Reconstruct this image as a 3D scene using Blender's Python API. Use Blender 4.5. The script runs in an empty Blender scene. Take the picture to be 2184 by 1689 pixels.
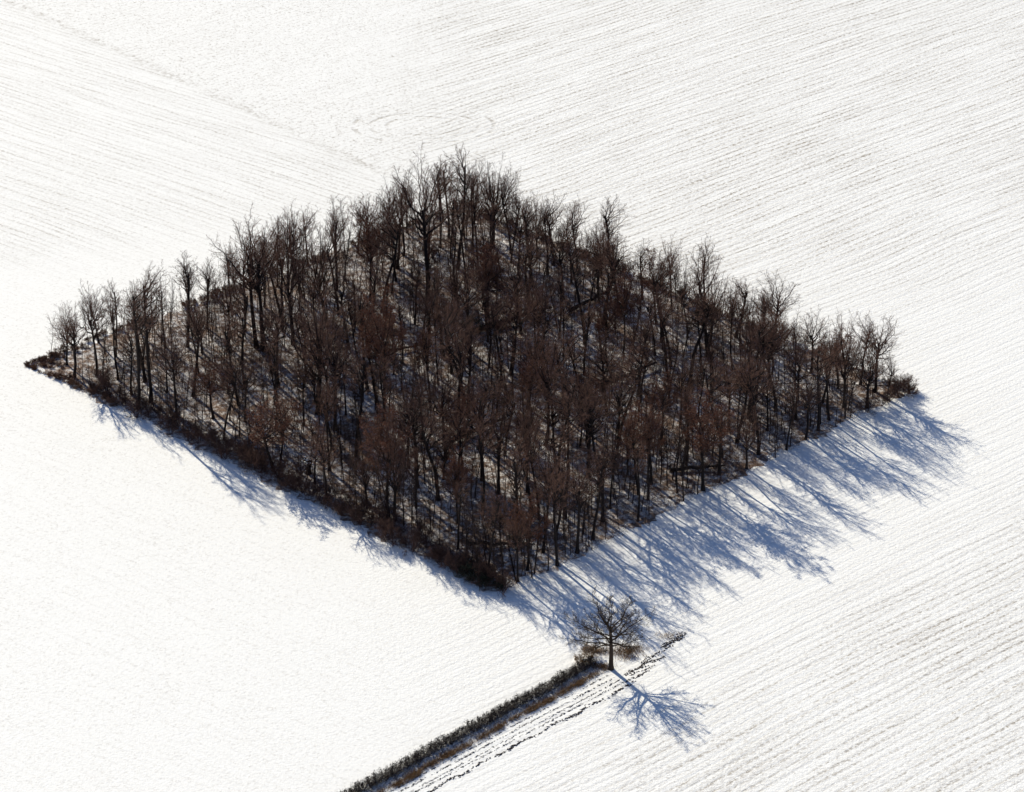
import bpy, math, random
import numpy as np

# ------------------------------------------------------------------ camera, sky, sun, exposure
SC = bpy.context.scene
COL = SC.collection
CAM_Y, CAM_H, PITCH, HFOV = -412.0, 200.0, math.radians(26.3), math.radians(18.0)
cam = bpy.data.cameras.new('camera')
cam.sensor_width = 36.0
cam.lens = 18.0 / math.tan(HFOV / 2)
cam.clip_start = 1.0
cam.clip_end = 20000.0
camo = bpy.data.objects.new('camera', cam)
COL.objects.link(camo)
camo.location = (0, CAM_Y, CAM_H)
camo.rotation_euler = (math.pi / 2 - PITCH, 0, 0)
SC.camera = camo

SUN_EL = math.radians(28.0)
SUN_DX, SUN_DY = -0.514, 0.858          # where the sun stands, as seen from the copse
w = bpy.data.worlds.new('World')
SC.world = w
w.use_nodes = True
nt = w.node_tree
sky = nt.nodes.new('ShaderNodeTexSky')
sky.sky_type = 'NISHITA'
sky.sun_disc = False
sky.sun_elevation = SUN_EL
sky.sun_rotation = math.atan2(SUN_DX, SUN_DY)
sky.air_density = 1.0
sky.dust_density = 0.0
sky.ozone_density = 4.0
tint = nt.nodes.new('ShaderNodeMix')
tint.data_type = 'RGBA'
tint.blend_type = 'MULTIPLY'
tint.inputs[0].default_value = 1.0
tint.inputs[7].default_value = (1.12, 0.99, 1.03, 1)      # a cold violet winter sky
nt.links.new(sky.outputs[0], tint.inputs[6])
nt.links.new(tint.outputs[2], nt.nodes['Background'].inputs[0])
nt.nodes['Background'].inputs[1].default_value = 0.068

sl = bpy.data.lights.new('sun', 'SUN')
sl.energy = 4.2
sl.angle = math.radians(0.5)
sl.color = (1.0, 0.93, 0.765)
so = bpy.data.objects.new('sun', sl)
COL.objects.link(so)
so.location = (-200, 300, 250)
sdir = np.array([SUN_DX * math.cos(SUN_EL), SUN_DY * math.cos(SUN_EL), math.sin(SUN_EL)])
from mathutils import Vector
so.rotation_euler = Vector(sdir).to_track_quat('Z', 'Y').to_euler()

SC.view_settings.view_transform = 'Standard'
SC.view_settings.look = 'None'
SC.view_settings.gamma = 1.0
SC.view_settings.exposure = 0.66

# ------------------------------------------------------------------ helpers
F = 1092.0 / math.tan(HFOV / 2)
CP, SP = math.cos(PITCH), math.sin(PITCH)


def G(px, py):
    """ground point (z = 0) seen at a point of the 2184 x 1689 photograph"""
    a = (px - 1092.0) / F
    b = -(py - 844.5) / F
    dx, dy, dz = a, CP + b * SP, -SP + b * CP
    t = CAM_H / -dz
    return np.array([dx * t, CAM_Y + dy * t])


def P(x, y, z=0.0):
    """photograph point of a world point"""
    yy, zz = y - CAM_Y, z - CAM_H
    fw = yy * CP - zz * SP
    return np.array([1092 + F * x / fw, 844.5 - F * (yy * SP + zz * CP) / fw])


def top_height(base, ytop):
    """height of an upright thing standing at base whose top is seen at row ytop"""
    b = -(ytop - 844.5) / F
    dy, dz = CP + b * SP, -SP + b * CP
    t = (base[1] - CAM_Y) / dy
    return CAM_H + dz * t


RNG = np.random.default_rng(11)
random.seed(11)


def tag(o, label=None, cat=None, group=None, kind=None):
    if label:
        o['label'] = label
    if cat:
        o['category'] = cat
    if group:
        o['group'] = group
    if kind:
        o['kind'] = kind
    return o


def unit(v):
    return v / np.maximum(np.linalg.norm(v, axis=-1, keepdims=True), 1e-9)


class MB:
    """collects tubes, quads and lumps and builds ONE mesh object"""

    def __init__(s):
        s.v, s.f, s.n = [], [], 0

    def add(s, v, f):
        s.v.append(np.asarray(v, np.float32).reshape(-1, 3))
        s.f.append(np.asarray(f, np.int64) + s.n)
        s.n += len(s.v[-1])

    def tubes(s, pts, rad, k=3, rough=0.0):
        """pts (M,n,3), rad (M,n)"""
        M, n, _ = pts.shape
        if M == 0:
            return
        t = unit(np.gradient(pts, axis=1))
        a = unit(np.cross(t, np.array([0.31, 0.52, 0.19])))
        b = np.cross(t, a)
        th = np.arange(k) * 2 * math.pi / k
        rr = rad[:, :, None]
        if rough:
            rr = rr * (1 + RNG.normal(0, rough, (M, n, k)))
        else:
            rr = np.repeat(rr, k, axis=2)
        ring = pts[:, :, None, :] + rr[..., None] * (np.cos(th)[:, None] * a[:, :, None, :] + np.sin(th)[:, None] * b[:, :, None, :])
        i = np.arange(M)[:, None, None] * n * k + np.arange(n - 1)[None, :, None] * k
        j = np.arange(k)[None, None, :]
        j2 = (j + 1) % k
        q = np.stack([i + j, i + j2, i + k + j2, i + k + j], -1).reshape(-1, 4)
        s.add(ring, q)

    def quads(s, c, size, flat=0.0):
        """small randomly turned leaf faces round the points c"""
        M = len(c)
        a = unit(RNG.normal(size=(M, 3)))
        b = unit(np.cross(a, unit(RNG.normal(size=(M, 3)))))
        sa = size * RNG.uniform(0.6, 1.3, (M, 1))
        sb = sa * RNG.uniform(0.45, 0.8, (M, 1))
        v = np.stack([c - a * sa, c + b * sb, c + a * sa, c - b * sb], 1)
        s.add(v, np.arange(M * 4).reshape(M, 4))

    def lumps(s, c, r, ang=None):
        """rough clods: jittered octahedra, c (M,3), r (M,3)"""
        M = len(c)
        d = np.array([[1, 0, 0], [0, 1, 0], [-1, 0, 0], [0, -1, 0], [0, 0, 1], [0, 0, -1]], float)
        an = RNG.uniform(0, 6.28, M) if ang is None else ang + RNG.normal(0, .25, M)
        ca, sa = np.cos(an), np.sin(an)
        v = d[None] * r[:, None, :] * RNG.uniform(0.6, 1.25, (M, 6, 1))
        x = v[..., 0] * ca[:, None] - v[..., 1] * sa[:, None]
        y = v[..., 0] * sa[:, None] + v[..., 1] * ca[:, None]
        v = np.stack([x, y, v[..., 2]], -1) + c[:, None, :]
        tri = np.array([[0, 1, 4, 4], [1, 2, 4, 4], [2, 3, 4, 4], [3, 0, 4, 4], [1, 0, 5, 5], [2, 1, 5, 5], [3, 2, 5, 5], [0, 3, 5, 5]])
        s.add(v, (np.arange(M)[:, None, None] * 6 + tri[None]).reshape(-1, 4))

    def mesh(s, name, mat, smooth=False):
        me = bpy.data.meshes.new(name)
        v = np.concatenate(s.v)
        f = np.concatenate(s.f)
        me.vertices.add(len(v))
        me.vertices.foreach_set('co', v.astype(np.float32).ravel())
        tri = f[:, 2] == f[:, 3]
        cnt = np.where(tri, 3, 4)
        keep = np.ones(f.shape, bool)
        keep[tri, 3] = False
        loops = f[keep]
        me.loops.add(len(loops))
        me.loops.foreach_set('vertex_index', loops.astype(np.int32))
        st = np.concatenate([[0], np.cumsum(cnt)[:-1]])
        me.polygons.add(len(f))
        me.polygons.foreach_set('loop_start', st.astype(np.int32))
        me.update(calc_edges=True)
        if smooth:
            me.polygons.foreach_set('use_smooth', np.ones(len(f), bool))
        me.materials.append(mat)
        return me

    def build(s, name, mat, parent=None, smooth=False):
        o = bpy.data.objects.new(name, s.mesh(name, mat, smooth))
        COL.objects.link(o)
        if parent:
            o.parent = parent
        return o


def empty(name, loc, rz=0.0, sc=1.0):
    o = bpy.data.objects.new(name, None)
    COL.objects.link(o)
    o.empty_display_size = 0.3
    o.location = loc
    o.rotation_euler = (0, 0, rz)
    if not hasattr(sc, '__len__'):
        sc = (sc, sc, sc)
    o.scale = sc
    return o


# ------------------------------------------------------------------ materials
class NB:
    """tiny node-building helper"""

    def __init__(s, name):
        s.m = bpy.data.materials.new(name)
        s.m.use_nodes = True
        s.t = s.m.node_tree
        s.b = s.t.nodes['Principled BSDF']
        s.b.inputs['Roughness'].default_value = 0.9
        s.b.inputs['Specular IOR Level'].default_value = 0.15

    def put(s, sock, v):
        if hasattr(v, 'links') or isinstance(v, bpy.types.NodeSocket):
            s.t.links.new(v, sock)
        else:
            sock.default_value = v

    def math(s, op, a, b=0.0, c=0.0, clamp=False):
        n = s.t.nodes.new('ShaderNodeMath')
        n.operation = op
        n.use_clamp = clamp
        for i, v in enumerate((a, b, c)):
            s.put(n.inputs[i], v)
        return n.outputs[0]

    def step(s, v, a, b):
        n = s.t.nodes.new('ShaderNodeMapRange')
        n.interpolation_type = 'SMOOTHSTEP'
        s.put(n.inputs[0], v)
        n.inputs[1].default_value = a
        n.inputs[2].default_value = b
        return n.outputs[0]

    def pos(s):
        return s.t.nodes.new('ShaderNodeTexCoord').outputs['Object']

    def xyz(s, v):
        n = s.t.nodes.new('ShaderNodeSeparateXYZ')
        s.put(n.inputs[0], v)
        return n.outputs

    def vec(s, x, y, z=0.0):
        n = s.t.nodes.new('ShaderNodeCombineXYZ')
        for i, v in enumerate((x, y, z)):
            s.put(n.inputs[i], v)
        return n.outputs[0]

    def noise(s, v, scale=1.0, detail=3.0, rough=0.55):
        n = s.t.nodes.new('ShaderNodeTexNoise')
        s.put(n.inputs['Vector'], v)
        n.inputs['Scale'].default_value = scale
        n.inputs['Detail'].default_value = detail
        n.inputs['Roughness'].default_value = rough
        return n.outputs['Fac']

    def mix(s, f, a, b):
        n = s.t.nodes.new('ShaderNodeMix')
        n.data_type = 'RGBA'
        s.put(n.inputs[0], f)
        s.put(n.inputs[6], a if not isinstance(a, tuple) else a + (1,))
        s.put(n.inputs[7], b if not isinstance(b, tuple) else b + (1,))
        return n.outputs[2]

    def rnd(s):
        return s.t.nodes.new('ShaderNodeObjectInfo').outputs['Random']

    def bump(s, h, dist, strength=1.0):
        n = s.t.nodes.new('ShaderNodeBump')
        n.inputs['Strength'].default_value = strength
        n.inputs['Distance'].default_value = dist
        s.put(n.inputs['Height'], h)
        s.t.links.new(n.outputs[0], s.b.inputs['Normal'])

    def color(s, c):
        s.put(s.b.inputs['Base Color'], c if not isinstance(c, tuple) else c + (1,))
        return s.m


def bark(name, c1, c2, scale=3.0):
    n = NB(name)
    p = n.xyz(n.pos())
    v = n.vec(p[0], p[1], n.math('MULTIPLY', p[2], 0.35))
    f = n.step(n.noise(v, scale, 4), 0.35, 0.65)
    f = n.math('ADD', n.math('MULTIPLY', f, 0.6), n.math('MULTIPLY', n.rnd(), 0.4))
    return n.color(n.mix(f, c1, c2))


M_TRUNK = bark('trunk bark', (0.014, 0.010, 0.009), (0.034, 0.025, 0.021))
M_TWIG = bark('twig bark', (0.085, 0.047, 0.036), (0.19, 0.104, 0.074), 1.0)
M_POLE = bark('young bark', (0.022, 0.015, 0.013), (0.055, 0.034, 0.028), 2.0)
M_LONE = bark('lone tree bark', (0.04, 0.028, 0.021), (0.075, 0.052, 0.036))
M_LEAF = bark('withered leaves', (0.10, 0.036, 0.022), (0.17, 0.068, 0.036), 1.5)
M_SCRUB = bark('scrub twigs', (0.062, 0.034, 0.028), (0.12, 0.066, 0.05), 1.2)
M_BRAMBLE = bark('bramble canes', (0.10, 0.05, 0.034), (0.19, 0.10, 0.06), 1.2)
M_EVER = bark('evergreen leaves', (0.018, 0.024, 0.016), (0.04, 0.042, 0.028), 2.0)
M_HLEAF = bark('hedge leaves', (0.012, 0.009, 0.009), (0.028, 0.021, 0.019), 2.0)
M_GRASS = bark('dry grass', (0.15, 0.085, 0.042), (0.28, 0.175, 0.09), 2.0)
M_HEDGE = bark('hedge twigs', (0.030, 0.022, 0.021), (0.07, 0.052, 0.047), 2.0)
M_SOIL = bark('bare soil', (0.045, 0.032, 0.027), (0.09, 0.066, 0.052), 2.0)

SNOW = (0.87, 0.866, 0.845)


def field_material():
    n = NB('snow over stubble')
    p = n.xyz(n.pos())
    X, Y = p[0], p[1]
    warp = n.math('MULTIPLY', n.math('SUBTRACT', n.noise(n.vec(X, Y), 0.02, 2), 0.5), 3.0)

    def rot(deg):
        c, s_ = math.cos(math.radians(deg)), math.sin(math.radians(deg))
        u = n.math('ADD', n.math('MULTIPLY', X, c), n.math('MULTIPLY', Y, s_))
        v = n.math('ADD', n.math('MULTIPLY', X, -s_), n.math('MULTIPLY', Y, c))
        return u, n.math('ADD', v, warp)

    def rows(deg, sv, su, lo, hi, off=0.0, per=5.2):
        """streaks along a bearing: noise stretched along the row, broken into specks"""
        u, v = rot(deg)
        st = n.noise(n.vec(n.math('MULTIPLY', u, su), n.math('MULTIPLY', v, sv), off), 1.0, 2, 0.6)
        sp = n.noise(n.vec(n.math('MULTIPLY', u, 1.6), n.math('MULTIPLY', v, 2.8), off), 1.0, 2, 0.7)
        wv = n.math('ADD', n.math('MULTIPLY', v, per), n.math('MULTIPLY', n.noise(n.vec(n.math('MULTIPLY', u, 0.12), n.math('MULTIPLY', v, 0.5), off), 1.0, 2), 5.5))
        ln = n.step(n.math('SINE', wv), 0.1, 0.95)
        both = n.math('ADD', n.math('MULTIPLY', n.step(st, lo, hi), 0.45), n.math('MULTIPLY', n.math('MULTIPLY', ln, n.step(st, lo - 0.1, hi - 0.1)), 0.72))
        return n.math('MULTIPLY', both, n.step(sp, 0.36, 0.60)), n.math('ADD', st, n.math('MULTIPLY', ln, -0.22))

    def half(p1, p2, soft, wob=2.0):
        """1 on the left of the line p1 -> p2 (photo points), soft edge in metres"""
        a, b = G(*p1), G(*p2)
        d = (b - a) / np.linalg.norm(b - a)
        nx, ny = -d[1], d[0]
        k = n.math('ADD', n.math('MULTIPLY', X, float(nx)), n.math('MULTIPLY', Y, float(ny)))
        k = n.math('SUBTRACT', k, float(nx * a[0] + ny * a[1]))
        if wob:
            k = n.math('ADD', k, n.math('MULTIPLY', n.math('SUBTRACT', n.noise(n.vec(X, Y), 0.15, 3), 0.5), wob))
        return n.step(k, -soft, soft)

    # bearings of the drill rows on the ground
    R45, RL = 42.0, -38.0
    mr, hr = rows(R45, 1.1, 0.05, 0.38, 0.70)                 # right-hand field
    ml, hl = rows(RL, 1.0, 0.045, 0.40, 0.70, 7.0)              # left-hand field
    sp2 = n.noise(n.vec(X, Y, 3.0), 2.2, 3, 0.8)
    ms = n.step(sp2, 0.52, 0.68)                               # loose specks of stubble
    big = n.noise(n.vec(X, Y, 9.0), 0.035, 3, 0.6)
    # regions
    upper = half((60, 20), (760, 342), 1.5)                    # above the old field boundary
    right = half((905, 900), (905, 0), 14.0, 6.0)              # left of this = 1
    lower_right = half((1230, 1689), (2184, 1080), 10.0, 4.0)  # 1 above the line
    near_left = half((0, 560), (900, 420), 10.0)               # 1 above
    inv = lambda q: n.math('SUBTRACT', 1.0, q)
    mul = lambda *a: a[0] if len(a) == 1 else n.math('MULTIPLY', a[0], mul(*a[1:]))
    # stubble cover by region
    far_r = half((1330, 700), (2184, 560), 30.0, 8.0)          # 1 far up in the right-hand field
    dens_r = n.math('ADD', n.math('MULTIPLY', far_r, 0.50), n.math('MULTIPLY', inv(lower_right), 0.45))
    dens_r = n.math('ADD', dens_r, 0.18)
    cr = mul(inv(right), n.math('MULTIPLY', mr, dens_r))
    cu = mul(right, upper, n.math('ADD', n.math('MULTIPLY', ms, 0.62), n.math('MULTIPLY', mr, 0.16)))
    cl = mul(right, inv(upper), n.math('ADD', n.math('MULTIPLY', ml, n.math('ADD', 0.08, n.math('MULTIPLY', near_left, 0.34))), n.math('MULTIPLY', ms, 0.26)))
    cr = n.math('ADD', cr, mul(inv(right), n.math('MULTIPLY', ms, n.math('MULTIPLY', dens_r, 0.6))))
    tot = n.math('ADD', n.math('ADD', cr, cu), cl)
    tot = n.math('MULTIPLY', tot, n.math('ADD', 0.45, big))
    # the old boundary itself: a thin line of tufts
    a, b = G(60, 20), G(760, 342)
    d = (b - a) / np.linalg.norm(b - a)
    k = n.math('ADD', n.math('MULTIPLY', X, float(-d[1])), n.math('MULTIPLY', Y, float(d[0])))
    k = n.math('ABSOLUTE', n.math('SUBTRACT', k, float(-d[1] * a[0] + d[0] * a[1])))
    line = mul(inv(n.step(k, 0.2, 1.6)), right, n.step(n.noise(n.vec(X, Y, 5.0), 1.1, 3, 0.7), 0.45, 0.62))
    tot = n.math('ADD', tot, n.math('MULTIPLY', line, 0.34))
    # turning rings of the drill behind the copse
    c = G(905, 268)
    dx = n.math('MULTIPLY', n.math('SUBTRACT', X, float(c[0])), 0.66)
    dy = n.math('SUBTRACT', Y, float(c[1]))
    rad = n.math('SQRT', n.math('ADD', n.math('MULTIPLY', dx, dx), n.math('MULTIPLY', dy, dy)))
    rad = n.math('ADD', rad, n.math('MULTIPLY', warp, 0.5))
    ring = n.step(n.math('SINE', n.math('MULTIPLY', rad, 3.4)), 0.45, 0.95)
    ring = mul(ring, n.step(rad, 3.0, 4.5), inv(n.step(rad, 7.5, 11.0)), n.step(n.noise(n.vec(X, Y, 1.0), 0.5, 3), 0.42, 0.6))
    tot = n.math('ADD', tot, n.math('MULTIPLY', ring, 0.36), clamp=True)
    col = n.mix(tot, SNOW, (0.24, 0.195, 0.14))
    # relief: drill ridges and wind crust
    hh = n.math('ADD', mul(inv(right), hr), mul(right, hl, n.math('ADD', 0.25, n.math('MULTIPLY', near_left, 0.55))))
    crust = n.noise(n.vec(X, Y, 2.0), 2.4, 3, 0.75)
    h = n.math('ADD', n.math('MULTIPLY', hh, 0.45), n.math('MULTIPLY', crust, n.math('SUBTRACT', 0.9, n.math('MULTIPLY', mul(right, inv(near_left)), 0.4))))
    h = n.math('SUBTRACT', h, n.math('MULTIPLY', ring, 0.25))
    n.bump(h, 0.125, 0.85)
    n.b.inputs['Roughness'].default_value = 0.75
    return n.color(col)


def floor_material():
    n = NB('snow and leaf litter')
    p = n.pos()
    a = n.noise(p, 0.9, 5, 0.75)
    b = n.noise(p, 0.12, 2, 0.5)
    f = n.step(n.math('ADD', n.math('MULTIPLY', a, 0.75), n.math('MULTIPLY', b, 0.25)), 0.38, 0.57)
    n.bump(a, 0.25, 0.8)
    return n.color(n.mix(f, (0.80, 0.79, 0.78), (0.19, 0.122, 0.086)))


M_FIELD = field_material()
M_FLOOR = floor_material()

# ------------------------------------------------------------------ the setting
LC, TC, RC, BC = G(48, 778), G(985, 432), G(1950, 834), G(1064, 1279)    # corners of the copse


def sheet(name, v, f, mat):
    me = bpy.data.meshes.new(name)
    me.from_pydata([tuple(map(float, q)) for q in v], [], f)
    me.materials.append(mat)
    o = bpy.data.objects.new(name, me)
    COL.objects.link(o)
    o['kind'] = 'structure'
    return o


sheet('snow_field', [(-6000, -1500, 0), (6000, -1500, 0), (6000, 12000, 0), (-6000, 12000, 0)], [(0, 1, 2, 3)], M_FIELD)

rim = []
for a, b in ((LC, BC), (BC, RC), (RC, TC), (TC, LC)):
    d = (b - a) / np.linalg.norm(b - a)
    nn = np.array([-d[1], d[0]])
    for t in np.linspace(0.025, 0.975, 150):
        q = a + (b - a) * t + nn * (RNG.normal(0, 0.3) + 0.5 * math.sin(t * 31) + 0.4 * math.sin(t * 87 + 1) + 0.8)
        rim.append((q[0], q[1], 0.012))
cc_ = (LC + BC + RC + TC) / 4
rim.append((cc_[0], cc_[1], 0.012))
sheet('woodland_floor', rim, [(i, (i + 1) % (len(rim) - 1), len(rim) - 1) for i in range(len(rim) - 1)], M_FLOOR)


# ------------------------------------------------------------------ growing trees
GA = 2.39996


def sprout(par, nch, tmin, tmax, ang, asd, lf, nseg, wob, trop, rf, rmin, lmode=0.55, az0=None):
    """children of a level of branches; par = (pts, rad, length)"""
    pts, rad, ln = par
    M, n, _ = pts.shape
    k = np.arange(nch)
    t = tmin + (tmax - tmin) * (k[None] + RNG.random((M, nch))) / nch
    x = t * (n - 1)
    i = np.minimum(x.astype(int), n - 2)
    fr = (x - i)[..., None]
    r_ = np.arange(M)[:, None]
    base = pts[r_, i] * (1 - fr) + pts[r_, i + 1] * fr
    br = rad[r_, i] * (1 - fr[..., 0]) + rad[r_, i + 1] * fr[..., 0]
    tan = unit(pts[r_, i + 1] - pts[r_, i])
    az = (RNG.random((M, 1)) * 6.28 if az0 is None else az0) + GA * k[None] + RNG.normal(0, 0.35, (M, nch))
    a = unit(np.cross(tan, np.array([0.31, 0.52, 0.19])))
    b = np.cross(tan, a)
    an = np.radians(np.clip(RNG.normal(ang, asd, (M, nch)), 6, 100))[..., None]
    d = np.cos(an) * tan + np.sin(an) * (np.cos(az)[..., None] * a + np.sin(az)[..., None] * b)
    L = ln[:, None] * lf * (1 - lmode * (t - tmin) / max(1e-6, tmax - tmin)) * RNG.uniform(0.7, 1.2, (M, nch))
    R = np.maximum(np.minimum(br * rf, L * 0.03 + rmin), rmin)
    return run(base.reshape(-1, 3), d.reshape(-1, 3), L.ravel(), R.ravel(), nseg, wob, trop, rmin)


def run(base, d, L, R, nseg, wob, trop, rtip):
    M = len(base)
    pts = np.zeros((M, nseg + 1, 3))
    pts[:, 0] = base
    st = (L / nseg)[:, None]
    for q in range(nseg):
        d = unit(d + RNG.normal(0, wob, (M, 3)) + np.array([0, 0, trop]))
        pts[:, q + 1] = pts[:, q] + d * st
    s = np.linspace(0, 1, nseg + 1)[None]
    rad = R[:, None] * (1 - s) + np.minimum(rtip, R)[:, None] * s
    return pts, rad, L


def one(base, d, L, R, nseg, wob, trop, rtip):
    return run(np.array([base], float), unit(np.array([d], float)), np.array([L], float), np.array([R], float), nseg, wob, trop, rtip)


def cat(*a):
    return tuple(np.concatenate([q[i] for q in a]) for i in range(3))


TW = 0.006      # twig radius


def tree_meshes(kind, H, lush=1.0):
    """trunk mesh, crown mesh, leaf mesh (or None) of one bare tree H metres tall"""
    tr, cr, lf = MB(), MB(), None
    r0 = H * 0.0155
    # fork range, bottom of the crown, crown radius (shares of H), limbs, crookedness, trunk thickness
    f0, f1, c0, rx, nl, crook, thick = {
        'tall': (.48, .80, .52, .13, 13, .045, 0.9), 'fork': (.44, .64, .50, .17, 12, .05, 0.95), 'oak': (.38, .60, .42, .27, 16, .075, 1.1),
        'russet': (.36, .55, .38, .26, 15, .07, 1.0), 'vase': (.22, .42, .40, .23, 14, .045, 1.2), 'lone': (.31, .56, .32, .52, 18, .06, 1.85)}[kind]
    T = one((0, 0, -0.2), (RNG.normal(0, .03), RNG.normal(0, .03), 1), H * (f1 + .03), r0 * thick, 8, 0.022 if kind == 'lone' else 0.05, 0.05, r0 * thick * 0.5)
    k = np.arange(nl)
    up = np.where(k == 0, 0.97, 1 - 1.45 * ((k + RNG.uniform(-.3, .3, nl)) / nl))          # height of the limb's end on the dome
    up = np.clip(up, -0.3 if kind == 'lone' else -0.55, 0.99)
    az = GA * k + RNG.uniform(0, 6.28) + RNG.normal(0, .25, nl)
    ri = np.sqrt(1 - up ** 2) * RNG.uniform(0.72, 1.0, nl)
    cz, rz = H * (c0 + (1 - c0) * .42), H * (1 - c0) * .58
    rzz = np.where(up > 0, rz, H * (1 - c0) * .42)
    P2 = np.stack([np.cos(az) * ri * rx * H, np.sin(az) * ri * rx * H, cz + up * rzz * .93], 1)
    h0 = H * (f1 - (f1 - f0) * np.clip((1 - up) / 1.5 + RNG.normal(0, .12, nl), 0, 1))
    x0 = h0 / (H * (f1 + .03)) * 8
    i0 = np.minimum(x0.astype(int), 7)
    P0 = T[0][0, i0] + (T[0][0, i0 + 1] - T[0][0, i0]) * (x0 - i0)[:, None]
    P2[:, 2] = np.maximum(P2[:, 2], P0[:, 2] - .06 * H)
    P1 = P0 + (P2 - P0) * np.array([.58, .58, .34])
    P1[:, 2] += .05 * H * ri
    t_ = np.linspace(0, 1, 11)[None, :, None]
    lp = P0[:, None] * (1 - t_) ** 2 + 2 * P1[:, None] * t_ * (1 - t_) + P2[:, None] * t_ ** 2
    wb = np.cumsum(RNG.normal(0, crook * H * .16, lp.shape), 1)
    lp = lp + (wb - wb[:, :1]) * np.array([1, 1, .5])
    lr = r0 * thick * RNG.uniform(.22, .42, nl)[:, None] * (1 - t_[..., 0]) ** 1.25 + .017
    S = (lp, lr, np.linalg.norm(P2 - P0, axis=1))
    l1 = sprout(S, {'tall': 7, 'fork': 8, 'oak': 9, 'russet': 8, 'vase': 9, 'lone': 11}[kind], 0.15, 0.99, 40, 10, {'tall': .52, 'lone': .46}.get(kind, .44), 6, 0.10, 0.05, 0.5, 0.015, 0.6)
    big = (T, S)
    if isinstance(big[0], tuple):
        tr.tubes(big[0][0], flare(big[0][1]), 8)
        tr.tubes(big[1][0], big[1][1], 5)
    else:
        tr.tubes(big[0], flare(big[1]), 8)
    dn = {'tall': (7, 4), 'fork': (6, 4), 'oak': (6, 4), 'russet': (7, 5), 'vase': (6, 4), 'lone': (7, 6)}[kind]
    l2 = sprout(l1, dn[0], 0.12, 0.98, 44, 10, 0.46, 4, 0.12, 0.05, 0.55, 0.0085, 0.5)
    tw = .0095 if kind == 'lone' else TW
    l3 = sprout(l2, int(dn[1] * lush), 0.06, 0.98, 44, 12, 0.46, 3, 0.14, 0.03, 0.6, tw, 0.4)
    cr.tubes(l1[0], l1[1], 4)
    cr.tubes(l2[0], l2[1], 3)
    cr.tubes(l3[0], l3[1], 3)
    if kind == 'russet':
        lf = MB()
        c = np.concatenate([l3[0][:, 1], l3[0][:, 2], l3[0][:, 3]])
        c = c[RNG.random(len(c)) < min(1.0, 5200 / len(c))]
        lf.quads(c + RNG.normal(0, 0.14, c.shape), 0.075)
    mt, mc = (M_LONE, M_LONE) if kind == 'lone' else (M_TRUNK, M_TWIG)
    zs = np.concatenate([cr.v[0].reshape(-1, 3)] + [q for q in cr.v])[:, 2]
    out = dict(trunk=tr.mesh('trunk', mt, True), crown=cr.mesh('crown', mc), leaves=lf.mesh('leaves', M_LEAF) if lf else None)
    allv = np.concatenate(cr.v)
    out['h'] = float(np.percentile(allv[:, 2], 99.8))
    rr = np.hypot(allv[:, 0], allv[:, 1])
    out['r'] = float(np.percentile(rr, 96))
    return out


def flare(rad):
    r = rad.copy()
    r[:, 0] *= 1.45
    return r


PROTO = {}
for kind, cnt, H, lush in (('tall', 6, 17, 1.0), ('fork', 4, 16, 1.0), ('oak', 5, 15, 1.0), ('russet', 4, 13, 1.2), ('vase', 3, 16, 1.0), ('lone', 1, 10.5, 1.0)):
    PROTO[kind] = [tree_meshes(kind, H, lush) for _ in range(cnt)]


def plant(name, proto, x, y, h, wid, rz, label, group=None, cat_='tree', lean=(0, 0)):
    """one tree: an empty at its foot, a trunk, a crown and, when it kept them, its leaves"""
    sz = h / proto['h']
    sx = wid / 2 / proto['r'] if wid else sz * random.uniform(0.85, 1.1)
    sx = min(max(sx, sz * 0.6), sz * 1.7)
    root = empty(name, (float(x), float(y), 0), rz, (sx, sx, sz))
    root.rotation_euler = (lean[0], lean[1], rz)
    tag(root, label, cat_, group)
    for part in ('trunk', 'crown', 'leaves'):
        if proto[part]:
            o = bpy.data.objects.new({'leaves': 'withered_leaves'}.get(part, part), proto[part])
            COL.objects.link(o)
            o.parent = root
    return root


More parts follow.
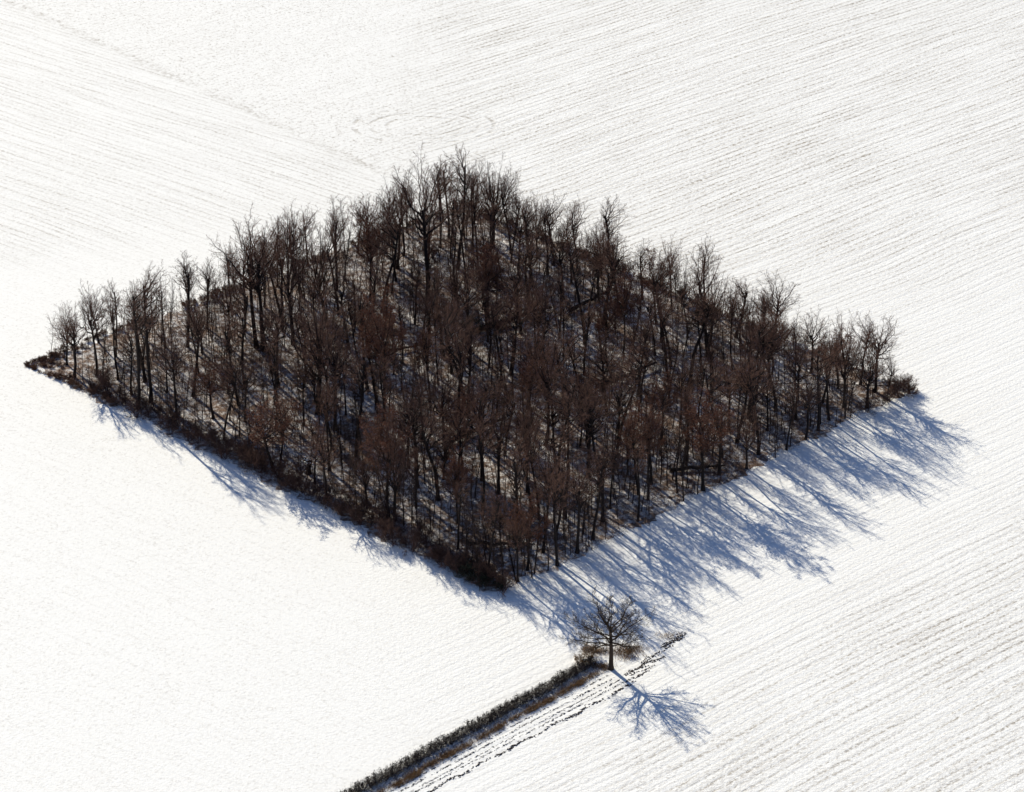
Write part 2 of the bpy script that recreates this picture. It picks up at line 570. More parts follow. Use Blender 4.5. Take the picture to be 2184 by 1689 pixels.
# ------------------------------------------------------------------ trees one can tell apart (foot px, foot row, top row, crown width px, kind)
HERO = [
    (158, 805, 642, 110, 'oak', 'bare tree with lopsided crown, first tall tree from the left tip of the copse', 'first tree from the left tip'),
    (207, 800, 597, 95, 'oak', 'bare crooked-limbed tree rising above its neighbours near the left tip of the copse', 'crooked tree near the left tip'),
    (295, 872, 585, 75, 'tall', 'tall thin tree leaning slightly left, near the left tip of the copse', 'tall thin left-leaning tree'),
    (322, 857, 560, 80, 'tall', 'tall straight tree with a narrow pointed crown just right of the thin leaning one', 'tall pointed tree'),
    (376, 890, 690, 110, 'oak', 'broad bare tree with a dark bulky trunk behind the near-left shrubs', 'broad dark tree near the shrub edge'),
    (400, 740, 535, 70, 'tall', 'bare tree with a tight twiggy top on the far left skyline of the copse', 'tight-topped tree on the left skyline'),
    (548, 742, 450, 165, 'oak', 'largest heavy-trunked tree of the left half, with a big fan-shaped dark crown', 'heavy fan-crowned tree'),
    (562, 748, 470, 120, 'fork', 'dark forked tree pressed against the right side of the heavy fan-crowned tree', 'forked companion tree'),
    (625, 735, 437, 112, 'vase', 'upright brush-shaped bare tree on the skyline right of the heavy fan-crowned tree', 'brush-shaped skyline tree'),
    (680, 882, 600, 165, 'vase', 'dark vase-shaped tree whose limbs fan from low on a thick trunk, left of centre', 'dark vase-shaped tree'),
    (583, 1004, 842, 130, 'russet', 'small round-crowned russet tree near the middle of the shrubby near-left edge', 'round russet tree by the near-left edge'),
    (455, 892, 765, 120, 'russet', 'low reddish brown tree with a flat dome of withered leaves, left of the vase-shaped tree', 'low reddish dome tree'),
    (522, 829, 640, 60, 'tall', 'slim leaning trunk with few branches in front of the heavy fan-crowned tree', 'slim leaning trunk'),
    (697, 1066, 900, 90, 'oak', 'leaning crooked tree behind the near-left shrub edge, right of the round russet tree', 'leaning crooked tree'),
    (826, 1086, 855, 115, 'russet', 'russet tree on a forked dark trunk in the lower middle of the copse', 'fork-trunked russet tree'),
    (818, 900, 610, 100, 'russet', 'tall rust-red tree holding withered leaves from top to bottom near the middle', 'tall rust-red tree'),
    (900, 840, 690, 60, 'russet', 'narrow rust-red tree just left of the cluster of dark stems at the centre', 'narrow rust-red tree'),
    (963, 797, 640, 105, 'vase', 'multi-stemmed dark tree at the very centre of the copse', 'multi-stemmed centre tree'),
    (1037, 700, 520, 115, 'russet', 'dense dome of rust-red leaves on a forked trunk, right of the multi-stemmed centre tree', 'dense rust-red dome tree'),
    (790, 640, 442, 105, 'russet', 'orange-brown leafy tree near the far edge below the tallest skyline trees', 'orange-brown leafy tree'),
    (845, 600, 395, 60, 'fork', 'sparse thin tree with a bare forked top on the skyline left of the tallest tree', 'sparse forked skyline tree'),
    (912, 640, 308, 160, 'oak', 'tallest tree of the copse, wide open crown topping the skyline at the back', 'tallest tree'),
    (976, 575, 306, 88, 'tall', 'straight dark spire of a tree just right of the tallest tree at the back', 'dark spire tree'),
    (1052, 528, 330, 118, 'vase', 'broad many-limbed tree right of the dark spire on the back skyline', 'many-limbed back tree'),
    (1090, 540, 345, 75, 'fork', 'slender forked tree touching the right side of the many-limbed back tree', 'slender back fork'),
    (1145, 550, 405, 72, 'vase', 'bare fan-topped tree at the start of the far-right edge', 'fan-topped far-right tree'),
    (1181, 566, 408, 78, 'fork', 'dark fork-trunked tree on the far-right edge, next to the fan-topped one', 'dark fork on the far-right edge'),
    (1232, 580, 415, 66, 'tall', 'bare tree with pale fine twigs on the far-right skyline left of the low V-shaped one', 'fine-twigged tree'),
    (1282, 592, 447, 80, 'vase', 'V-shaped bare tree with two splayed limbs on the far-right edge', 'V-shaped tree'),
    (1310, 602, 418, 78, 'tall', 'neat oval-crowned tree standing clear on the far-right skyline', 'neat oval tree'),
    (1370, 640, 508, 60, 'fork', 'low bare tree in the dip of the skyline right of the neat oval tree', 'low tree in the dip'),
    (1433, 662, 500, 72, 'oak', 'open-branched small tree right of the dip on the far-right skyline', 'open-branched small tree'),
    (1505, 665, 500, 66, 'fork', 'forked tree with a thin pale top, right of the open-branched small tree', 'pale-topped fork'),
    (1570, 720, 590, 75, 'tall', 'close-twigged tree left of the round-headed oak on the far-right edge', 'close-twigged tree'),
    (1652, 748, 578, 112, 'oak', 'round-headed bare oak standing out above the far-right edge', 'round-headed oak'),
    (1730, 795, 655, 85, 'fork', 'bare tree with sprays swept to the right, right of the round-headed oak', 'swept-spray tree'),
    (1800, 868, 660, 84, 'vase', 'upright tree on the left of the last clump before the right tip', 'left tree of the last clump'),
    (1835, 820, 662, 70, 'fork', 'middle tree of the last clump before the right tip', 'middle tree of the last clump'),
    (1866, 836, 668, 118, 'oak', 'last tall tree before the right tip, its crown spreading outward to the right', 'last tall tree at the right tip'),
    (1893, 840, 760, 50, 'oak', 'small bushy tree under the last tall tree at the right tip', 'small bushy tree at the right tip'),
    (1470, 822, 615, 95, 'tall', 'dark straight trunk standing clear of undergrowth in the right half of the copse', 'clear dark trunk'),
    (1592, 822, 650, 110, 'oak', 'broad-crowned dark tree in front of the close-twigged tree', 'broad dark right tree'),
    (1697, 894, 720, 80, 'fork', 'wide-forking tree two places left of the last clump on the near-right edge', 'wide-forking edge tree'),
    (1745, 918, 730, 70, 'tall', 'straight dark trunk at the near-right edge where it nears the right tip', 'straight edge trunk'),
    (1572, 944, 760, 80, 'tall', 'thin tall tree on the near-right edge left of the wide-forking edge tree', 'thin edge tree'),
    (1500, 1046, 838, 112, 'russet', 'round purple-brown dense crown on a stout trunk at the near-right edge', 'round purple-brown edge tree'),
    (1362, 1055, 850, 105, 'russet', 'stout brown-crowned trunk left of the round purple-brown edge tree', 'stout brown edge tree'),
    (1382, 1066, 880, 60, 'tall', 'thin companion trunk beside the stout brown edge tree', 'thin companion trunk'),
    (1286, 1112, 930, 100, 'fork', 'fork-limbed dark tree at the middle of the near-right edge', 'fork-limbed edge tree'),
    (1205, 1106, 905, 80, 'tall', 'straight tree left of the fork-limbed tree on the near-right edge', 'straight near-right tree'),
    (1185, 1152, 960, 66, 'tall', 'slim pole of a tree in front of the straight near-right tree', 'slim pole tree'),
    (1150, 1108, 880, 72, 'fork', 'two-stemmed slim tree in the lower right of the copse', 'two-stemmed slim tree'),
    (1125, 1050, 850, 88, 'oak', 'small-crowned tree behind the two-stemmed slim tree', 'small-crowned tree'),
    (1258, 980, 790, 88, 'fork', 'paired trunks between the centre and the near-right edge', 'paired trunks'),
    (1450, 912, 740, 88, 'oak', 'bent-trunked tree behind the round purple-brown edge tree', 'bent-trunked tree'),
    (1330, 760, 560, 90, 'russet', 'dark red-brown leafy tree in the right half below the far skyline', 'dark red-brown leafy tree'),
    (935, 1066, 870, 84, 'tall', 'straight trunk in the lower middle, right of the fork-trunked russet tree', 'straight lower-middle trunk'),
    (975, 1062, 850, 70, 'fork', 'slim forked trunk beside the straight lower-middle one', 'slim lower-middle fork'),
    (1105, 1240, 1080, 78, 'oak', 'crooked small tree at the near corner of the copse', 'crooked near-corner tree'),
    (1042, 1225, 1040, 60, 'tall', 'thin tree rising behind the dark evergreen bushes of the near corner', 'thin near-corner tree'),
    (985, 1000, 820, 90, 'russet', 'brown leafy tree below the log pile at the middle of the copse', 'brown leafy middle tree'),
]
GROUP_T = 'bare trees crowding the copse'
taken = []
hero_pts = []
use = {k: 0 for k in PROTO}


def pick(kind):
    use[kind] += 1
    return PROTO[kind][use[kind] % len(PROTO[kind])]


for px, py, yt, wd, kind, label, short in HERO:
    g = G(px, py)
    h = top_height(g, yt)
    mpp = 15.3 / 1.0
    lean = (0, 0)
    if 'leaning' in label or 'bent' in label:
        lean = (random.uniform(-.03, .03), -0.10)
    plant('russet_tree' if kind == 'russet' else 'bare_tree', pick(kind), g[0], g[1], h, wd / mpp, random.uniform(0, 6.28), label, 'trees of the copse', 'tree', lean)
    taken.append((g[0], g[1], 3.0))
    hero_pts.append((g, short, kind))

# ------------------------------------------------------------------ the rest of the wood
SKYLINE = np.array([(40, 740), (90, 690), (110, 650), (200, 605), (260, 590), (320, 572), (400, 545), (480, 505), (550, 465), (620, 450), (700, 405), (780, 400),
                    (850, 345), (900, 325), (970, 325), (1060, 345), (1110, 390), (1130, 410), (1190, 412), (1250, 440), (1310, 440), (1360, 512), (1430, 510),
                    (1510, 512), (1570, 592), (1650, 600), (1710, 662), (1760, 690), (1790, 668), (1850, 680), (1900, 740), (1930, 800), (1960, 830)], float)
quad = np.array([LC, BC, RC, TC])


def inside(p):
    """smallest distance to an edge, positive inside; also edge index"""
    ds = []
    for i in range(4):
        a, b = quad[i], quad[(i + 1) % 4]
        d = (b - a) / np.linalg.norm(b - a)
        ds.append(float(-d[1] * (p[0] - a[0]) + d[0] * (p[1] - a[1])))
    return ds


def scatter(n, dmin, margins, others, tries=40000):
    out = []
    lo, hi = quad.min(0), quad.max(0)
    for _ in range(tries):
        p = lo + RNG.random(2) * (hi - lo)
        ds = inside(p)
        if any(d < m for d, m in zip(ds, margins)):
            continue
        if any((p[0] - q[0]) ** 2 + (p[1] - q[1]) ** 2 < q[2] ** 2 for q in others):
            continue
        if any((p[0] - q[0]) ** 2 + (p[1] - q[1]) ** 2 < dmin ** 2 for q in out):
            continue
        out.append(p)
        if len(out) >= n:
            break
    return out


def allowed(p):
    s = P(p[0], p[1])
    return top_height(p, np.interp(s[0], SKYLINE[:, 0], SKYLINE[:, 1]) + random.uniform(4, 45))


fill = scatter(236, 3.9, (4.2, 0.8, 1.6, 1.6), taken)
KINDS = ['tall'] * 8 + ['fork'] * 7 + ['oak'] * 4 + ['vase'] * 2 + ['russet'] * 2
LOOK = {'tall': 'slender narrow-crowned tree', 'fork': 'fork-trunked bare tree', 'oak': 'spreading bare tree', 'vase': 'fan-limbed bare tree', 'russet': 'russet-leaved tree'}
recs = []
for p in fill:
    kind = random.choice(KINDS)
    h = min(allowed(p), random.uniform(9.0, 17.5) if kind != 'russet' else random.uniform(8, 12))
    if h < 5.0:
        h = random.uniform(4.2, 5.0)
    recs.append((p, kind, h))
# say each one by the nearest tree one can tell apart; the nearest of its kind on that side gets the label to itself
best = {}
for i, (p, kind, h) in enumerate(recs):
    dd = [np.hypot(*(p - q[0])) for q in hero_pts]
    j = int(np.argmin(dd))
    v = p - hero_pts[j][0]
    side = ('right of' if v[0] > 0 else 'left of') if abs(v[0]) > abs(v[1]) * 0.6 else ('behind' if v[1] > 0 else 'in front of')
    best.setdefault((kind, j, side), []).append((dd[j], i))
lab = {}
for (kind, j, side), lst in best.items():
    lst.sort()
    lab[lst[0][1]] = LOOK[kind] + ' ' + ('just ' if lst[0][0] < 5 else 'a little ') + side + ' the ' + hero_pts[j][1]
for i, (p, kind, h) in enumerate(recs):
    label = lab.get(i, LOOK[kind] + ' lost among its neighbours in the crowded copse')
    sh = h / PROTO[kind][0]['h']
    plant('russet_tree' if kind == 'russet' else 'bare_tree', pick(kind), p[0], p[1], h, None, random.uniform(0, 6.28), label,
          'trees of the copse' if i in lab else GROUP_T, 'tree', (random.gauss(0, .035), random.gauss(0, .035)))
    taken.append((p[0], p[1], 1.3))


# saplings: thin poles between the trees
def sapling_mesh(H):
    b = MB()
    T = one((0, 0, -0.1), (RNG.normal(0, .05), RNG.normal(0, .05), 1), H, 0.085, 9, 0.05, 0.05, 0.018)
    l1 = sprout(T, 18, 0.25, 0.98, 40, 10, 0.24, 4, 0.1, 0.08, 0.5, 0.014, 0.5)
    l2 = sprout(l1, 8, 0.1, 0.98, 38, 10, 0.5, 3, 0.12, 0.05, 0.6, 0.010, 0.5)
    b.tubes(T[0], T[1], 5)
    b.tubes(l1[0], l1[1], 3)
    b.tubes(l2[0], l2[1], 3)
    return b.mesh('sapling', M_POLE)


SAP = [sapling_mesh(random.uniform(7.0, 9.5)) for _ in range(9)]
edge = [p for p in scatter(700, 0.9, (3.0, 0.5, 0.8, 0.8), [(q[0], q[1], min(q[2], 1.2)) for q in taken]) if inside(p)[1] < 9][:110]
for i, p in enumerate(edge + scatter(295 - len(edge), 1.4, (3.0, 5.0, 0.8, 0.8), [(q[0], q[1], min(q[2], 1.4)) for q in taken])):
    o = bpy.data.objects.new('sapling', SAP[i % len(SAP)])
    COL.objects.link(o)
    hmax = allowed(p)
    s = min(random.uniform(0.6, 1.35), max(0.35, hmax / 9.5))
    o.location = (p[0], p[1], 0)
    o.scale = (s, s, s)
    o.rotation_euler = (random.gauss(0, .04), random.gauss(0, .04), random.uniform(0, 6.28))
    near_right = inside(p)[1] < 6
    tag(o, 'thin bare sapling pole along the near-right edge of the copse' if near_right else 'thin bare sapling pole between the taller trees inside the copse', 'sapling',
        'saplings along the near-right edge' if near_right else 'saplings inside the copse')


# beyond the 295 largest: the crowd of thinner poles nobody could count
m = MB()
pp = np.array(scatter(1000, 0.9, (1.6, 0.4, 0.6, 0.6), [(q[0], q[1], min(q[2], 0.9)) for q in taken], 90000))
hh = np.array([min(random.uniform(4.0, 10.5), max(2.0, allowed(q))) for q in pp])
n_ = len(pp)
S = run(np.c_[pp, np.full(n_, -.1)], unit(np.c_[RNG.normal(0, .07, (n_, 2)), np.ones(n_)]), hh, 0.028 + hh * .0052, 8, .05, .04, .01)
l1 = sprout(S, 11, .3, .98, 40, 11, .24, 4, .1, .07, .5, .010, .5)
l2 = sprout(l1, 5, .1, .98, 40, 11, .5, 2, .12, .05, .6, .007, .5)
m.tubes(S[0], S[1], 4)
m.tubes(l1[0], l1[1], 3)
m.tubes(l2[0], l2[1], 3)
o = m.build('understory', M_POLE)
tag(o, 'crowd of thin twiggy young stems filling the gaps between the trees of the copse', 'undergrowth', kind='stuff')


# ------------------------------------------------------------------ scrub round the edges
def shrub_mesh(H, spread, stems, mat, leafy=0, dense=6):
    b = MB()
    an = RNG.uniform(0, 6.28, stems)
    tl = np.radians(RNG.uniform(6, spread, stems))
    base = np.stack([0.35 * np.cos(an) * RNG.random(stems), 0.35 * np.sin(an) * RNG.random(stems), np.full(stems, -0.05)], 1)
    d = np.stack([np.sin(tl) * np.cos(an), np.sin(tl) * np.sin(an), np.cos(tl)], 1)
    L = H * RNG.uniform(0.75, 1.15, stems)
    S = run(base, d, L, np.full(stems, 0.035), 6, 0.12, 0.0, 0.014)
    l1 = sprout(S, 9, 0.30, 0.98, 42, 12, 0.42, 4, 0.14, 0.03, 0.6, 0.014, 0.4)
    l2 = sprout(l1, dense, 0.1, 0.98, 42, 12, 0.5, 3, 0.15, 0.02, 0.7, 0.012, 0.4)
    b.tubes(S[0], S[1], 4)
    b.tubes(l1[0], l1[1], 3)
    b.tubes(l2[0], l2[1], 3)
    if leafy:
        c = l2[0][:, 2:].reshape(-1, 3)
        c = c[RNG.random(len(c)) < leafy / len(c)]
        b.quads(c + RNG.normal(0, .07, c.shape), 0.055)
    return b.mesh('shrub', mat)


SHRUB = [shrub_mesh(2.6, 50, 11, M_SCRUB) for _ in range(4)]
BRAM = [shrub_mesh(1.15, 82, 16, M_BRAMBLE, 900, 5) for _ in range(4)]
EVER = [shrub_mesh(2.0, 55, 12, M_EVER, 3500) for _ in range(2)]
TAN = [shrub_mesh(1.6, 60, 14, M_GRASS, 900) for _ in range(2)]


def bush(name, me, x, y, s, label, cat_, group, sz=None):
    o = bpy.data.objects.new(name, me)
    COL.objects.link(o)
    o.location = (float(x), float(y), 0.0)
    o.scale = (s, s, sz or s)
    o.rotation_euler = (0, 0, random.uniform(0, 6.28))
    return tag(o, label, cat_, group)


def along(a, b, step, jit):
    L = np.linalg.norm(b - a)
    d = (b - a) / L
    n = np.array([-d[1], d[0]])
    s = 0.0
    while s < L:
        yield a + d * s + n * RNG.normal(0, jit), s / L
        s += step * random.uniform(0.7, 1.3)


nrm = lambda a, b: np.array([-(b - a)[1], (b - a)[0]]) / np.linalg.norm(b - a)
nLB = nrm(LC, BC)
for p, t in along(LC + nLB * 1.5, BC + nLB * 1.5, 1.35, 0.5):
    if t < 0.06:
        continue
    if math.sin(t * 61) + math.sin(t * 23 + 2) > 1.25:
        continue
    red = t < 0.2
    bush('shrub', random.choice(SHRUB if not red else BRAM), p[0], p[1], random.uniform(0.5, 1.1) * (0.75 + 0.35 * t),
         'rust-coloured shrub near the left end of the dark near-left edge' if red else 'dark leafless shrub in the dense scrub line of the near-left edge', 'shrub',
         'rusty shrubs of the near-left edge' if red else 'dark shrubs of the near-left edge')
for p, t in along(LC + nLB * 2.9, BC + nLB * 2.9, 1.7, 0.8):
    if 0.12 < t < 0.97:
        bush('shrub', random.choice(SHRUB), p[0], p[1], random.uniform(0.6, 1.1), 'leafless shrub in the second row behind the near-left edge', 'shrub', 'second row of near-left shrubs')
nTL = nrm(TC, LC)
for p, t in along(TC + nTL * 0.8, LC + nTL * 0.8, 1.5, 0.45):
    if math.sin(t * 47) + math.sin(t * 19 + 1) > 0.9:
        continue
    bush('bramble_bush', random.choice(BRAM), p[0], p[1], random.uniform(0.5, 0.95), 'low brown bramble in the hedge-like line along the far-left edge', 'bramble', 'brambles of the far-left edge')
nRT = nrm(RC, TC)
for p, t in along(RC + nRT * 0.9, TC + nRT * 0.9, 1.9, 0.4):
    bush('bramble_bush', random.choice(BRAM + SHRUB[:2]), p[0], p[1], random.uniform(0.7, 1.1), 'brown bramble along the far-right edge under the skyline trees', 'bramble', 'brambles of the far-right edge')
for i in range(55):      # the low red-brown tangle filling the left tip
    t = random.uniform(0.005, 0.10)
    s = random.uniform(0.05, 0.95)
    p = LC + (BC - LC) * t * s + (TC - LC) * t * (1 - s) * 0.9
    bush('bramble_bush', random.choice(BRAM), p[0], p[1], random.uniform(0.22, 0.45) * (1 if s > 0.5 else 1.15), 'low red-brown bramble in the tangle filling the left tip', 'bramble', 'brambles of the left tip')
for i, (px, py, s) in enumerate(((1940, 833, .8), (1918, 848, .95), (1895, 858, .9), (1925, 826, .8), (1878, 866, .8), (1850, 880, .8), (1908, 838, 1.0))):
    p = G(px, py)
    bush('shrub', SHRUB[i % 4], p[0], p[1], s, 'rounded leafless shrub closing the right tip of the copse', 'shrub', 'shrubs of the right tip')
for i, (px, py, s, lb) in enumerate(((1010, 1238, 1.15, 'largest dark evergreen bush at the near corner of the copse'), (985, 1222, 0.8, 'small dark evergreen bush left of the largest one at the near corner'),
                                     (1036, 1250, 0.8, 'dark evergreen bush right of the largest one at the near corner'), (1070, 1258, .7, 'lowest dark bush at the very point of the near corner'),
                                     (1100, 1160, .8, 'dark evergreen bush inside the near corner below the fallen log'), (1325, 672, 1.0, 'dark evergreen bush under the red-brown leafy tree in the right half'),
                                     (985, 945, .9, 'dark evergreen bush at the root of the log in the lower middle'), (1010, 705, 1.2, 'dark evergreen bush at the centre of the copse by the long log'))):
    p = G(px, py)
    bush('evergreen_bush', EVER[i % 2], p[0], p[1], s, lb, 'bush', 'evergreen bushes')


# ------------------------------------------------------------------ fallen logs, stump
def log(x0, y0, x1, y1, r, label):
    a, b = G(x0, y0), G(x1, y1)
    L = np.linalg.norm(b - a)
    d = (b - a) / L
    root = empty('fallen_log', (a[0], a[1], 0), math.atan2(d[1], d[0]))
    tag(root, label, 'log', 'fallen logs in the copse')
    m = MB()
    n = 9
    xs = np.linspace(0, L, n)
    pts = np.stack([xs, RNG.normal(0, .13, n), 0.15 + r + 0.02 * xs + RNG.normal(0, .06, n)], 1)[None]
    rad = np.linspace(r * 1.2, r * 0.35, n)[None]
    rad[0, -1] = rad[0, 0] = 0.03
    pts[0, 1, 0] = 0.05
    pts[0, -2, 0] = L - 0.05
    m.tubes(pts, rad, 8)
    m.build('log_trunk', M_TRUNK, root, True)
    k = MB()
    l1 = sprout((pts[:, 1:-1], rad[:, 1:-1], np.array([L])), 9, 0.45, 1.0, 55, 15, 0.22, 5, 0.15, 0.03, 0.5, 0.03, 0.3)
    l2 = sprout(l1, 5, 0.2, 1, 45, 12, 0.5, 3, 0.15, 0.02, 0.6, 0.014, 0.4)
    k.tubes(l1[0], l1[1], 4)
    k.tubes(l2[0], l2[1], 3)
    k.build('broken_branches', M_TRUNK, root)
    q = MB()
    an = RNG.uniform(0, 6.28, 16)
    z = 0.35 + r
    dd = np.stack([RNG.uniform(-.7, .1, 16), np.cos(an), np.sin(an)], 1)
    S = run(np.tile([[0.1, 0, z]], (16, 1)), unit(dd), RNG.uniform(.5, 1.0, 16), np.full(16, .1), 3, .2, 0, .03)
    S[0][..., 2] = np.maximum(S[0][..., 2], 0.05)
    q.tubes(S[0], S[1], 4)
    q.build('root_plate', M_SOIL, root)


log(985, 722, 1175, 664, 0.42, 'longest fallen trunk, dark and slanting across the centre of the copse')
log(1215, 668, 1312, 622, 0.30, 'fallen trunk lying in line beyond the longest one, right of centre')
log(1275, 832, 1402, 784, 0.34, 'fallen trunk in the right half, in front of the clear dark trunk')
log(960, 948, 1078, 900, 0.36, 'thick fallen trunk in the lower middle with an evergreen bush at its root')
log(1428, 1006, 1546, 1002, 0.26, 'thin fallen trunk lying level behind the round purple-brown edge tree')
log(1000, 1166, 1142, 1168, 0.22, 'dark fallen trunk lying level just inside the near corner')
log(800, 758, 885, 744, 0.26, 'short fallen trunk behind the tall rust-red tree')

g = G(658, 1010)
st = empty('broken_stump', (g[0], g[1], 0))
tag(st, 'broken snow-dusted stump behind the near-left scrub, left of the leaning crooked tree', 'stump')
m = MB()
T = one((0, 0, -.1), (.05, 0, 1), 2.1, .38, 6, .05, .02, .24)
m.tubes(T[0], flare(T[1]), 9, 0.06)
S = run(np.tile([[0, 0, 1.6]], (6, 1)), unit(RNG.normal(size=(6, 3)) + [0, 0, 1.0]), RNG.uniform(.5, 1.4, 6), np.full(6, .11), 3, .15, 0, .03)
m.tubes(S[0], S[1], 5)
m.build('stump_trunk', M_TRUNK, st)
NS = NB('settled snow')
M_SNOWCAP = NS.color(SNOW)
m = MB()
c = np.concatenate([S[0][:, 1], S[0][:, 2], T[0][:, -1]]) + [0, 0, 0.12]
m.lumps(c, np.tile([[.22, .2, .1]], (len(c), 1)))
m.build('snow_cap', M_SNOWCAP, st)

# ------------------------------------------------------------------ undergrowth of the floor: nobody could count it
m = MB()
N = 32000
lo, hi = quad.min(0), quad.max(0)
p = lo + RNG.random((N * 3, 2)) * (hi - lo)
ok = np.ones(len(p), bool)
for i in range(4):
    a, b = quad[i], quad[(i + 1) % 4]
    d = (b - a) / np.linalg.norm(b - a)
    ok &= (-d[1] * (p[:, 0] - a[0]) + d[0] * (p[:, 1] - a[1])) > 0.3
clump = np.sin(p[:, 0] * .35 + 1.3) * np.sin(p[:, 1] * .27) + np.sin(p[:, 0] * .11 - p[:, 1] * .17)
ok &= RNG.random(len(p)) < 0.55 + 0.25 * clump
p = p[ok][:N]
n_ = len(p)
an = RNG.uniform(0, 6.28, n_)
tl = np.radians(RNG.uniform(5, 65, n_))
d = np.stack([np.sin(tl) * np.cos(an), np.sin(tl) * np.sin(an), np.cos(tl)], 1)
S = run(np.c_[p, np.full(n_, -0.02)], d, RNG.uniform(0.4, 1.9, n_), np.full(n_, 0.017), 3, 0.18, -0.02, 0.009)
l1 = sprout(S, 3, 0.3, 0.95, 42, 10, 0.5, 2, .12, 0, .7, .009, .4)
m.tubes(S[0], S[1], 3)
m.tubes(l1[0], l1[1], 3)
o = m.build('undergrowth', M_SCRUB)
tag(o, 'tangle of thin brown canes and twigs over the snowy floor of the copse', 'undergrowth', kind='stuff')

# ------------------------------------------------------------------ the hedge strip, its grass, furrows and the lone tree
HA, HB = G(620, 1760), G(1262, 1409)          # far side of the hedge
d = (HB - HA) / np.linalg.norm(HB - HA)
nf = np.array([d[1], -d[0]])                   # towards the track
HL = np.linalg.norm(HB - HA)


def strip(n, w0, w1):
    s = RNG.random(n) * HL
    return HA[None] + d[None] * s[:, None] + nf[None] * RNG.uniform(w0, w1, n)[:, None] + nf[None] * (np.sin(s * .5) * .12)[:, None]


hedge = empty('hedge', (float(HA[0]), float(HA[1]), 0))
tag(hedge, 'low dark clipped hedge running from the bottom edge up to the lone tree', 'hedge')
m = MB()
p = strip(4600, -0.15, 1.15) - HA
n_ = len(p)
an = RNG.uniform(0, 6.28, n_)
tl = np.radians(RNG.uniform(0, 40, n_))
dd = np.stack([np.sin(tl) * np.cos(an), np.sin(tl) * np.sin(an), np.cos(tl)], 1)
S = run(np.c_[p, np.zeros(n_)], dd, RNG.uniform(.4, .9, n_), np.full(n_, .016), 3, .15, 0, .009)
l1 = sprout(S, 4, .3, 1, 45, 12, .45, 2, .12, 0, .7, .009, .4)
m.tubes(S[0], S[1], 3)
m.tubes(l1[0], l1[1], 3)
p = strip(2400, 0.9, 2.5) - HA
n_ = len(p)
an = RNG.uniform(0, 6.28, n_)
dd = unit(np.stack([np.cos(an) * .8, np.sin(an) * .8, np.ones(n_)], 1))
S = run(np.c_[p, np.zeros(n_)], dd, RNG.uniform(.3, .7, n_), np.full(n_, .015), 3, .2, 0, .009)
m.tubes(S[0], S[1], 3)
m.build('hedge_twigs', M_HEDGE, hedge)
m = MB()
s = np.arange(0, HL, 0.62)
s = s + RNG.normal(0, .12, len(s))
cc = d[None] * s[:, None] + nf[None] * RNG.normal(0.25, .22, len(s))[:, None]
hh = RNG.uniform(.55, 1.1, len(s))
c = np.concatenate([np.c_[cc + RNG.normal(0, .15, cc.shape), hh * RNG.uniform(.45, 1.05, len(s)) + RNG.normal(0, .06, len(s))] for _ in range(46)])
m.quads(c, 0.085)
m.build('hedge_leaves', M_HLEAF, hedge)

m = MB()
p = np.concatenate([strip(11000, 2.15, 3.05), strip(3500, 1.5, 2.5)])
al = (p - HA) @ d
p = p[np.sin(al * .9) * .3 + np.sin(al * 2.3 + 1) * .25 + np.sin(al * .31 + 2) * .22 + RNG.normal(0, .45, len(p)) > -0.3 + 1.3 * np.abs((p - HA) @ nf - 2.5 - .15 * np.sin(al * .55))]
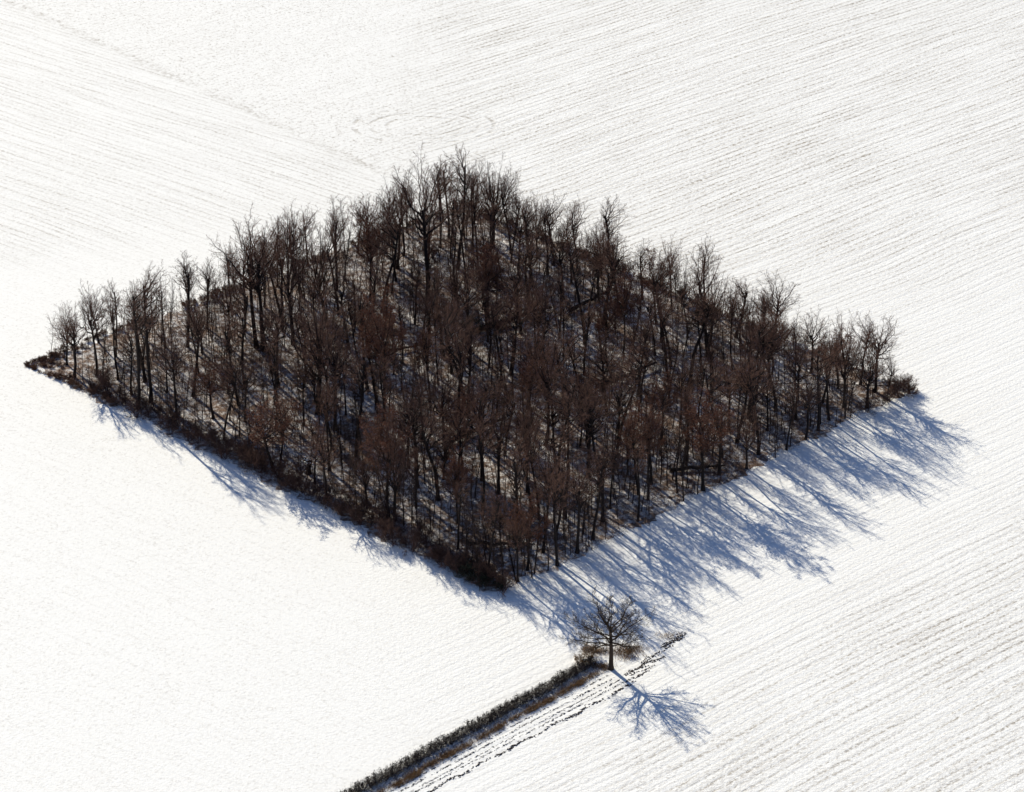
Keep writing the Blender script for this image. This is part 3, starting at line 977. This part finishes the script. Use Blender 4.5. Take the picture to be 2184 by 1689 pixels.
# tufts under and beyond the lone tree
for cx, cy, r, k in ((1322, 1390, 1.5, 420), (1347, 1386, 1.1, 320), (1284, 1422, .7, 300), (1425, 1357, .9, 120), (1336, 1402, .9, 160), (1275, 1390, .8, 250)):
    gg = G(cx, cy)
    p = np.concatenate([p, gg + RNG.normal(0, 1, (k, 2)) * [r * .9, r * .55]])
n_ = len(p)
an = RNG.uniform(0, 6.28, n_)
dd = unit(np.stack([np.cos(an) * .6, np.sin(an) * .6, np.ones(n_)], 1))
S = run(np.c_[p, np.zeros(n_)], dd, RNG.uniform(.2, .6, n_), np.full(n_, .018), 3, .2, -.05, .008)
m.tubes(S[0], S[1], 3)
o = m.build('dry_grass', M_GRASS)
tag(o, 'rusty brown dry grass along the sunny foot of the hedge and round the lone tree', 'grass', kind='stuff')
for px, py, s, lb in ((1258, 1402, 1.0, 'tan rounded bush at the end of the hedge, left of the lone tree'), (1236, 1414, .7, 'small tan bush where the dark hedge ends'),
                      (1342, 1396, .5, 'low tan bush right of the lone tree at the field corner')):
    g = G(px, py)
    bush('tan_bush', TAN[0 if s > .9 else 1], g[0], g[1], s, lb, 'bush', 'tan bushes at the hedge end')

# bare soil showing along the furrows between hedge and field
m = MB()
rows_ = [((802, 1694), (1290, 1434), .10, .5), ((826, 1692), (1300, 1438), .14, .8), ((850, 1690), (1312, 1444), .16, .9), ((872, 1690), (1322, 1450), .13, .7), ((884, 1690), (1330, 1455), .15, .8), ((922, 1684), (1345, 1460), .22, 1.0)]
for a, b, wd, den in rows_:
    a, b = G(*a), G(*b)
    a = a - (b - a) * 0.25
    L = np.linalg.norm(b - a)
    dd = (b - a) / L
    n_ = int(L * 15 * den)
    s = RNG.random(n_) * L
    s = s[np.sin(s * 1.7) * .3 + np.sin(s * .63 + wd * 90) * .3 + RNG.random(len(s)) > 0.22]
    side = np.array([-dd[1], dd[0]])
    q = a[None] + dd[None] * s[:, None] + side[None] * (RNG.normal(0, wd * .55, len(s)) + .18 * np.sin(s * 1.1 + wd * 40) * (wd > .2))[:, None]
    m.lumps(np.c_[q, np.full(len(s), 0.0)], np.stack([RNG.uniform(.07, .24, len(s)), RNG.uniform(.03, .075, len(s)), RNG.uniform(.03, .085, len(s))], 1) * (1.35 if wd > .2 else 0.9), math.atan2(dd[1], dd[0]))
for i in range(70):       # short broken furrows fanning past the lone tree
    t, u = random.random(), random.random()
    a = G(1325 + 118 * t + 14 * u, 1442 - 92 * t + 26 * u * (1 - t) )
    L = random.uniform(.6, 2.0)
    an = math.radians(random.gauss(38, 8))
    s = RNG.random(int(9 * L)) * L
    q = a[None] + np.stack([np.cos(an) * s, np.sin(an) * s], 1) + RNG.normal(0, .05, (len(s), 2))
    m.lumps(np.c_[q, np.zeros(len(s))], RNG.uniform(.05, .13, (len(s), 3)))
o = m.build('soil_clods', M_SOIL)
tag(o, 'dark soil clods breaking through the snow in parallel furrows beside the hedge', 'soil', kind='stuff')

g = G(1303, 1427)
h = top_height(g, 1279)
plant('lone_tree', PROTO['lone'][0], g[0], g[1], h, 11.2, 0.0, 'lone bare tree with low wide boughs at the end of the hedge, outside the copse')
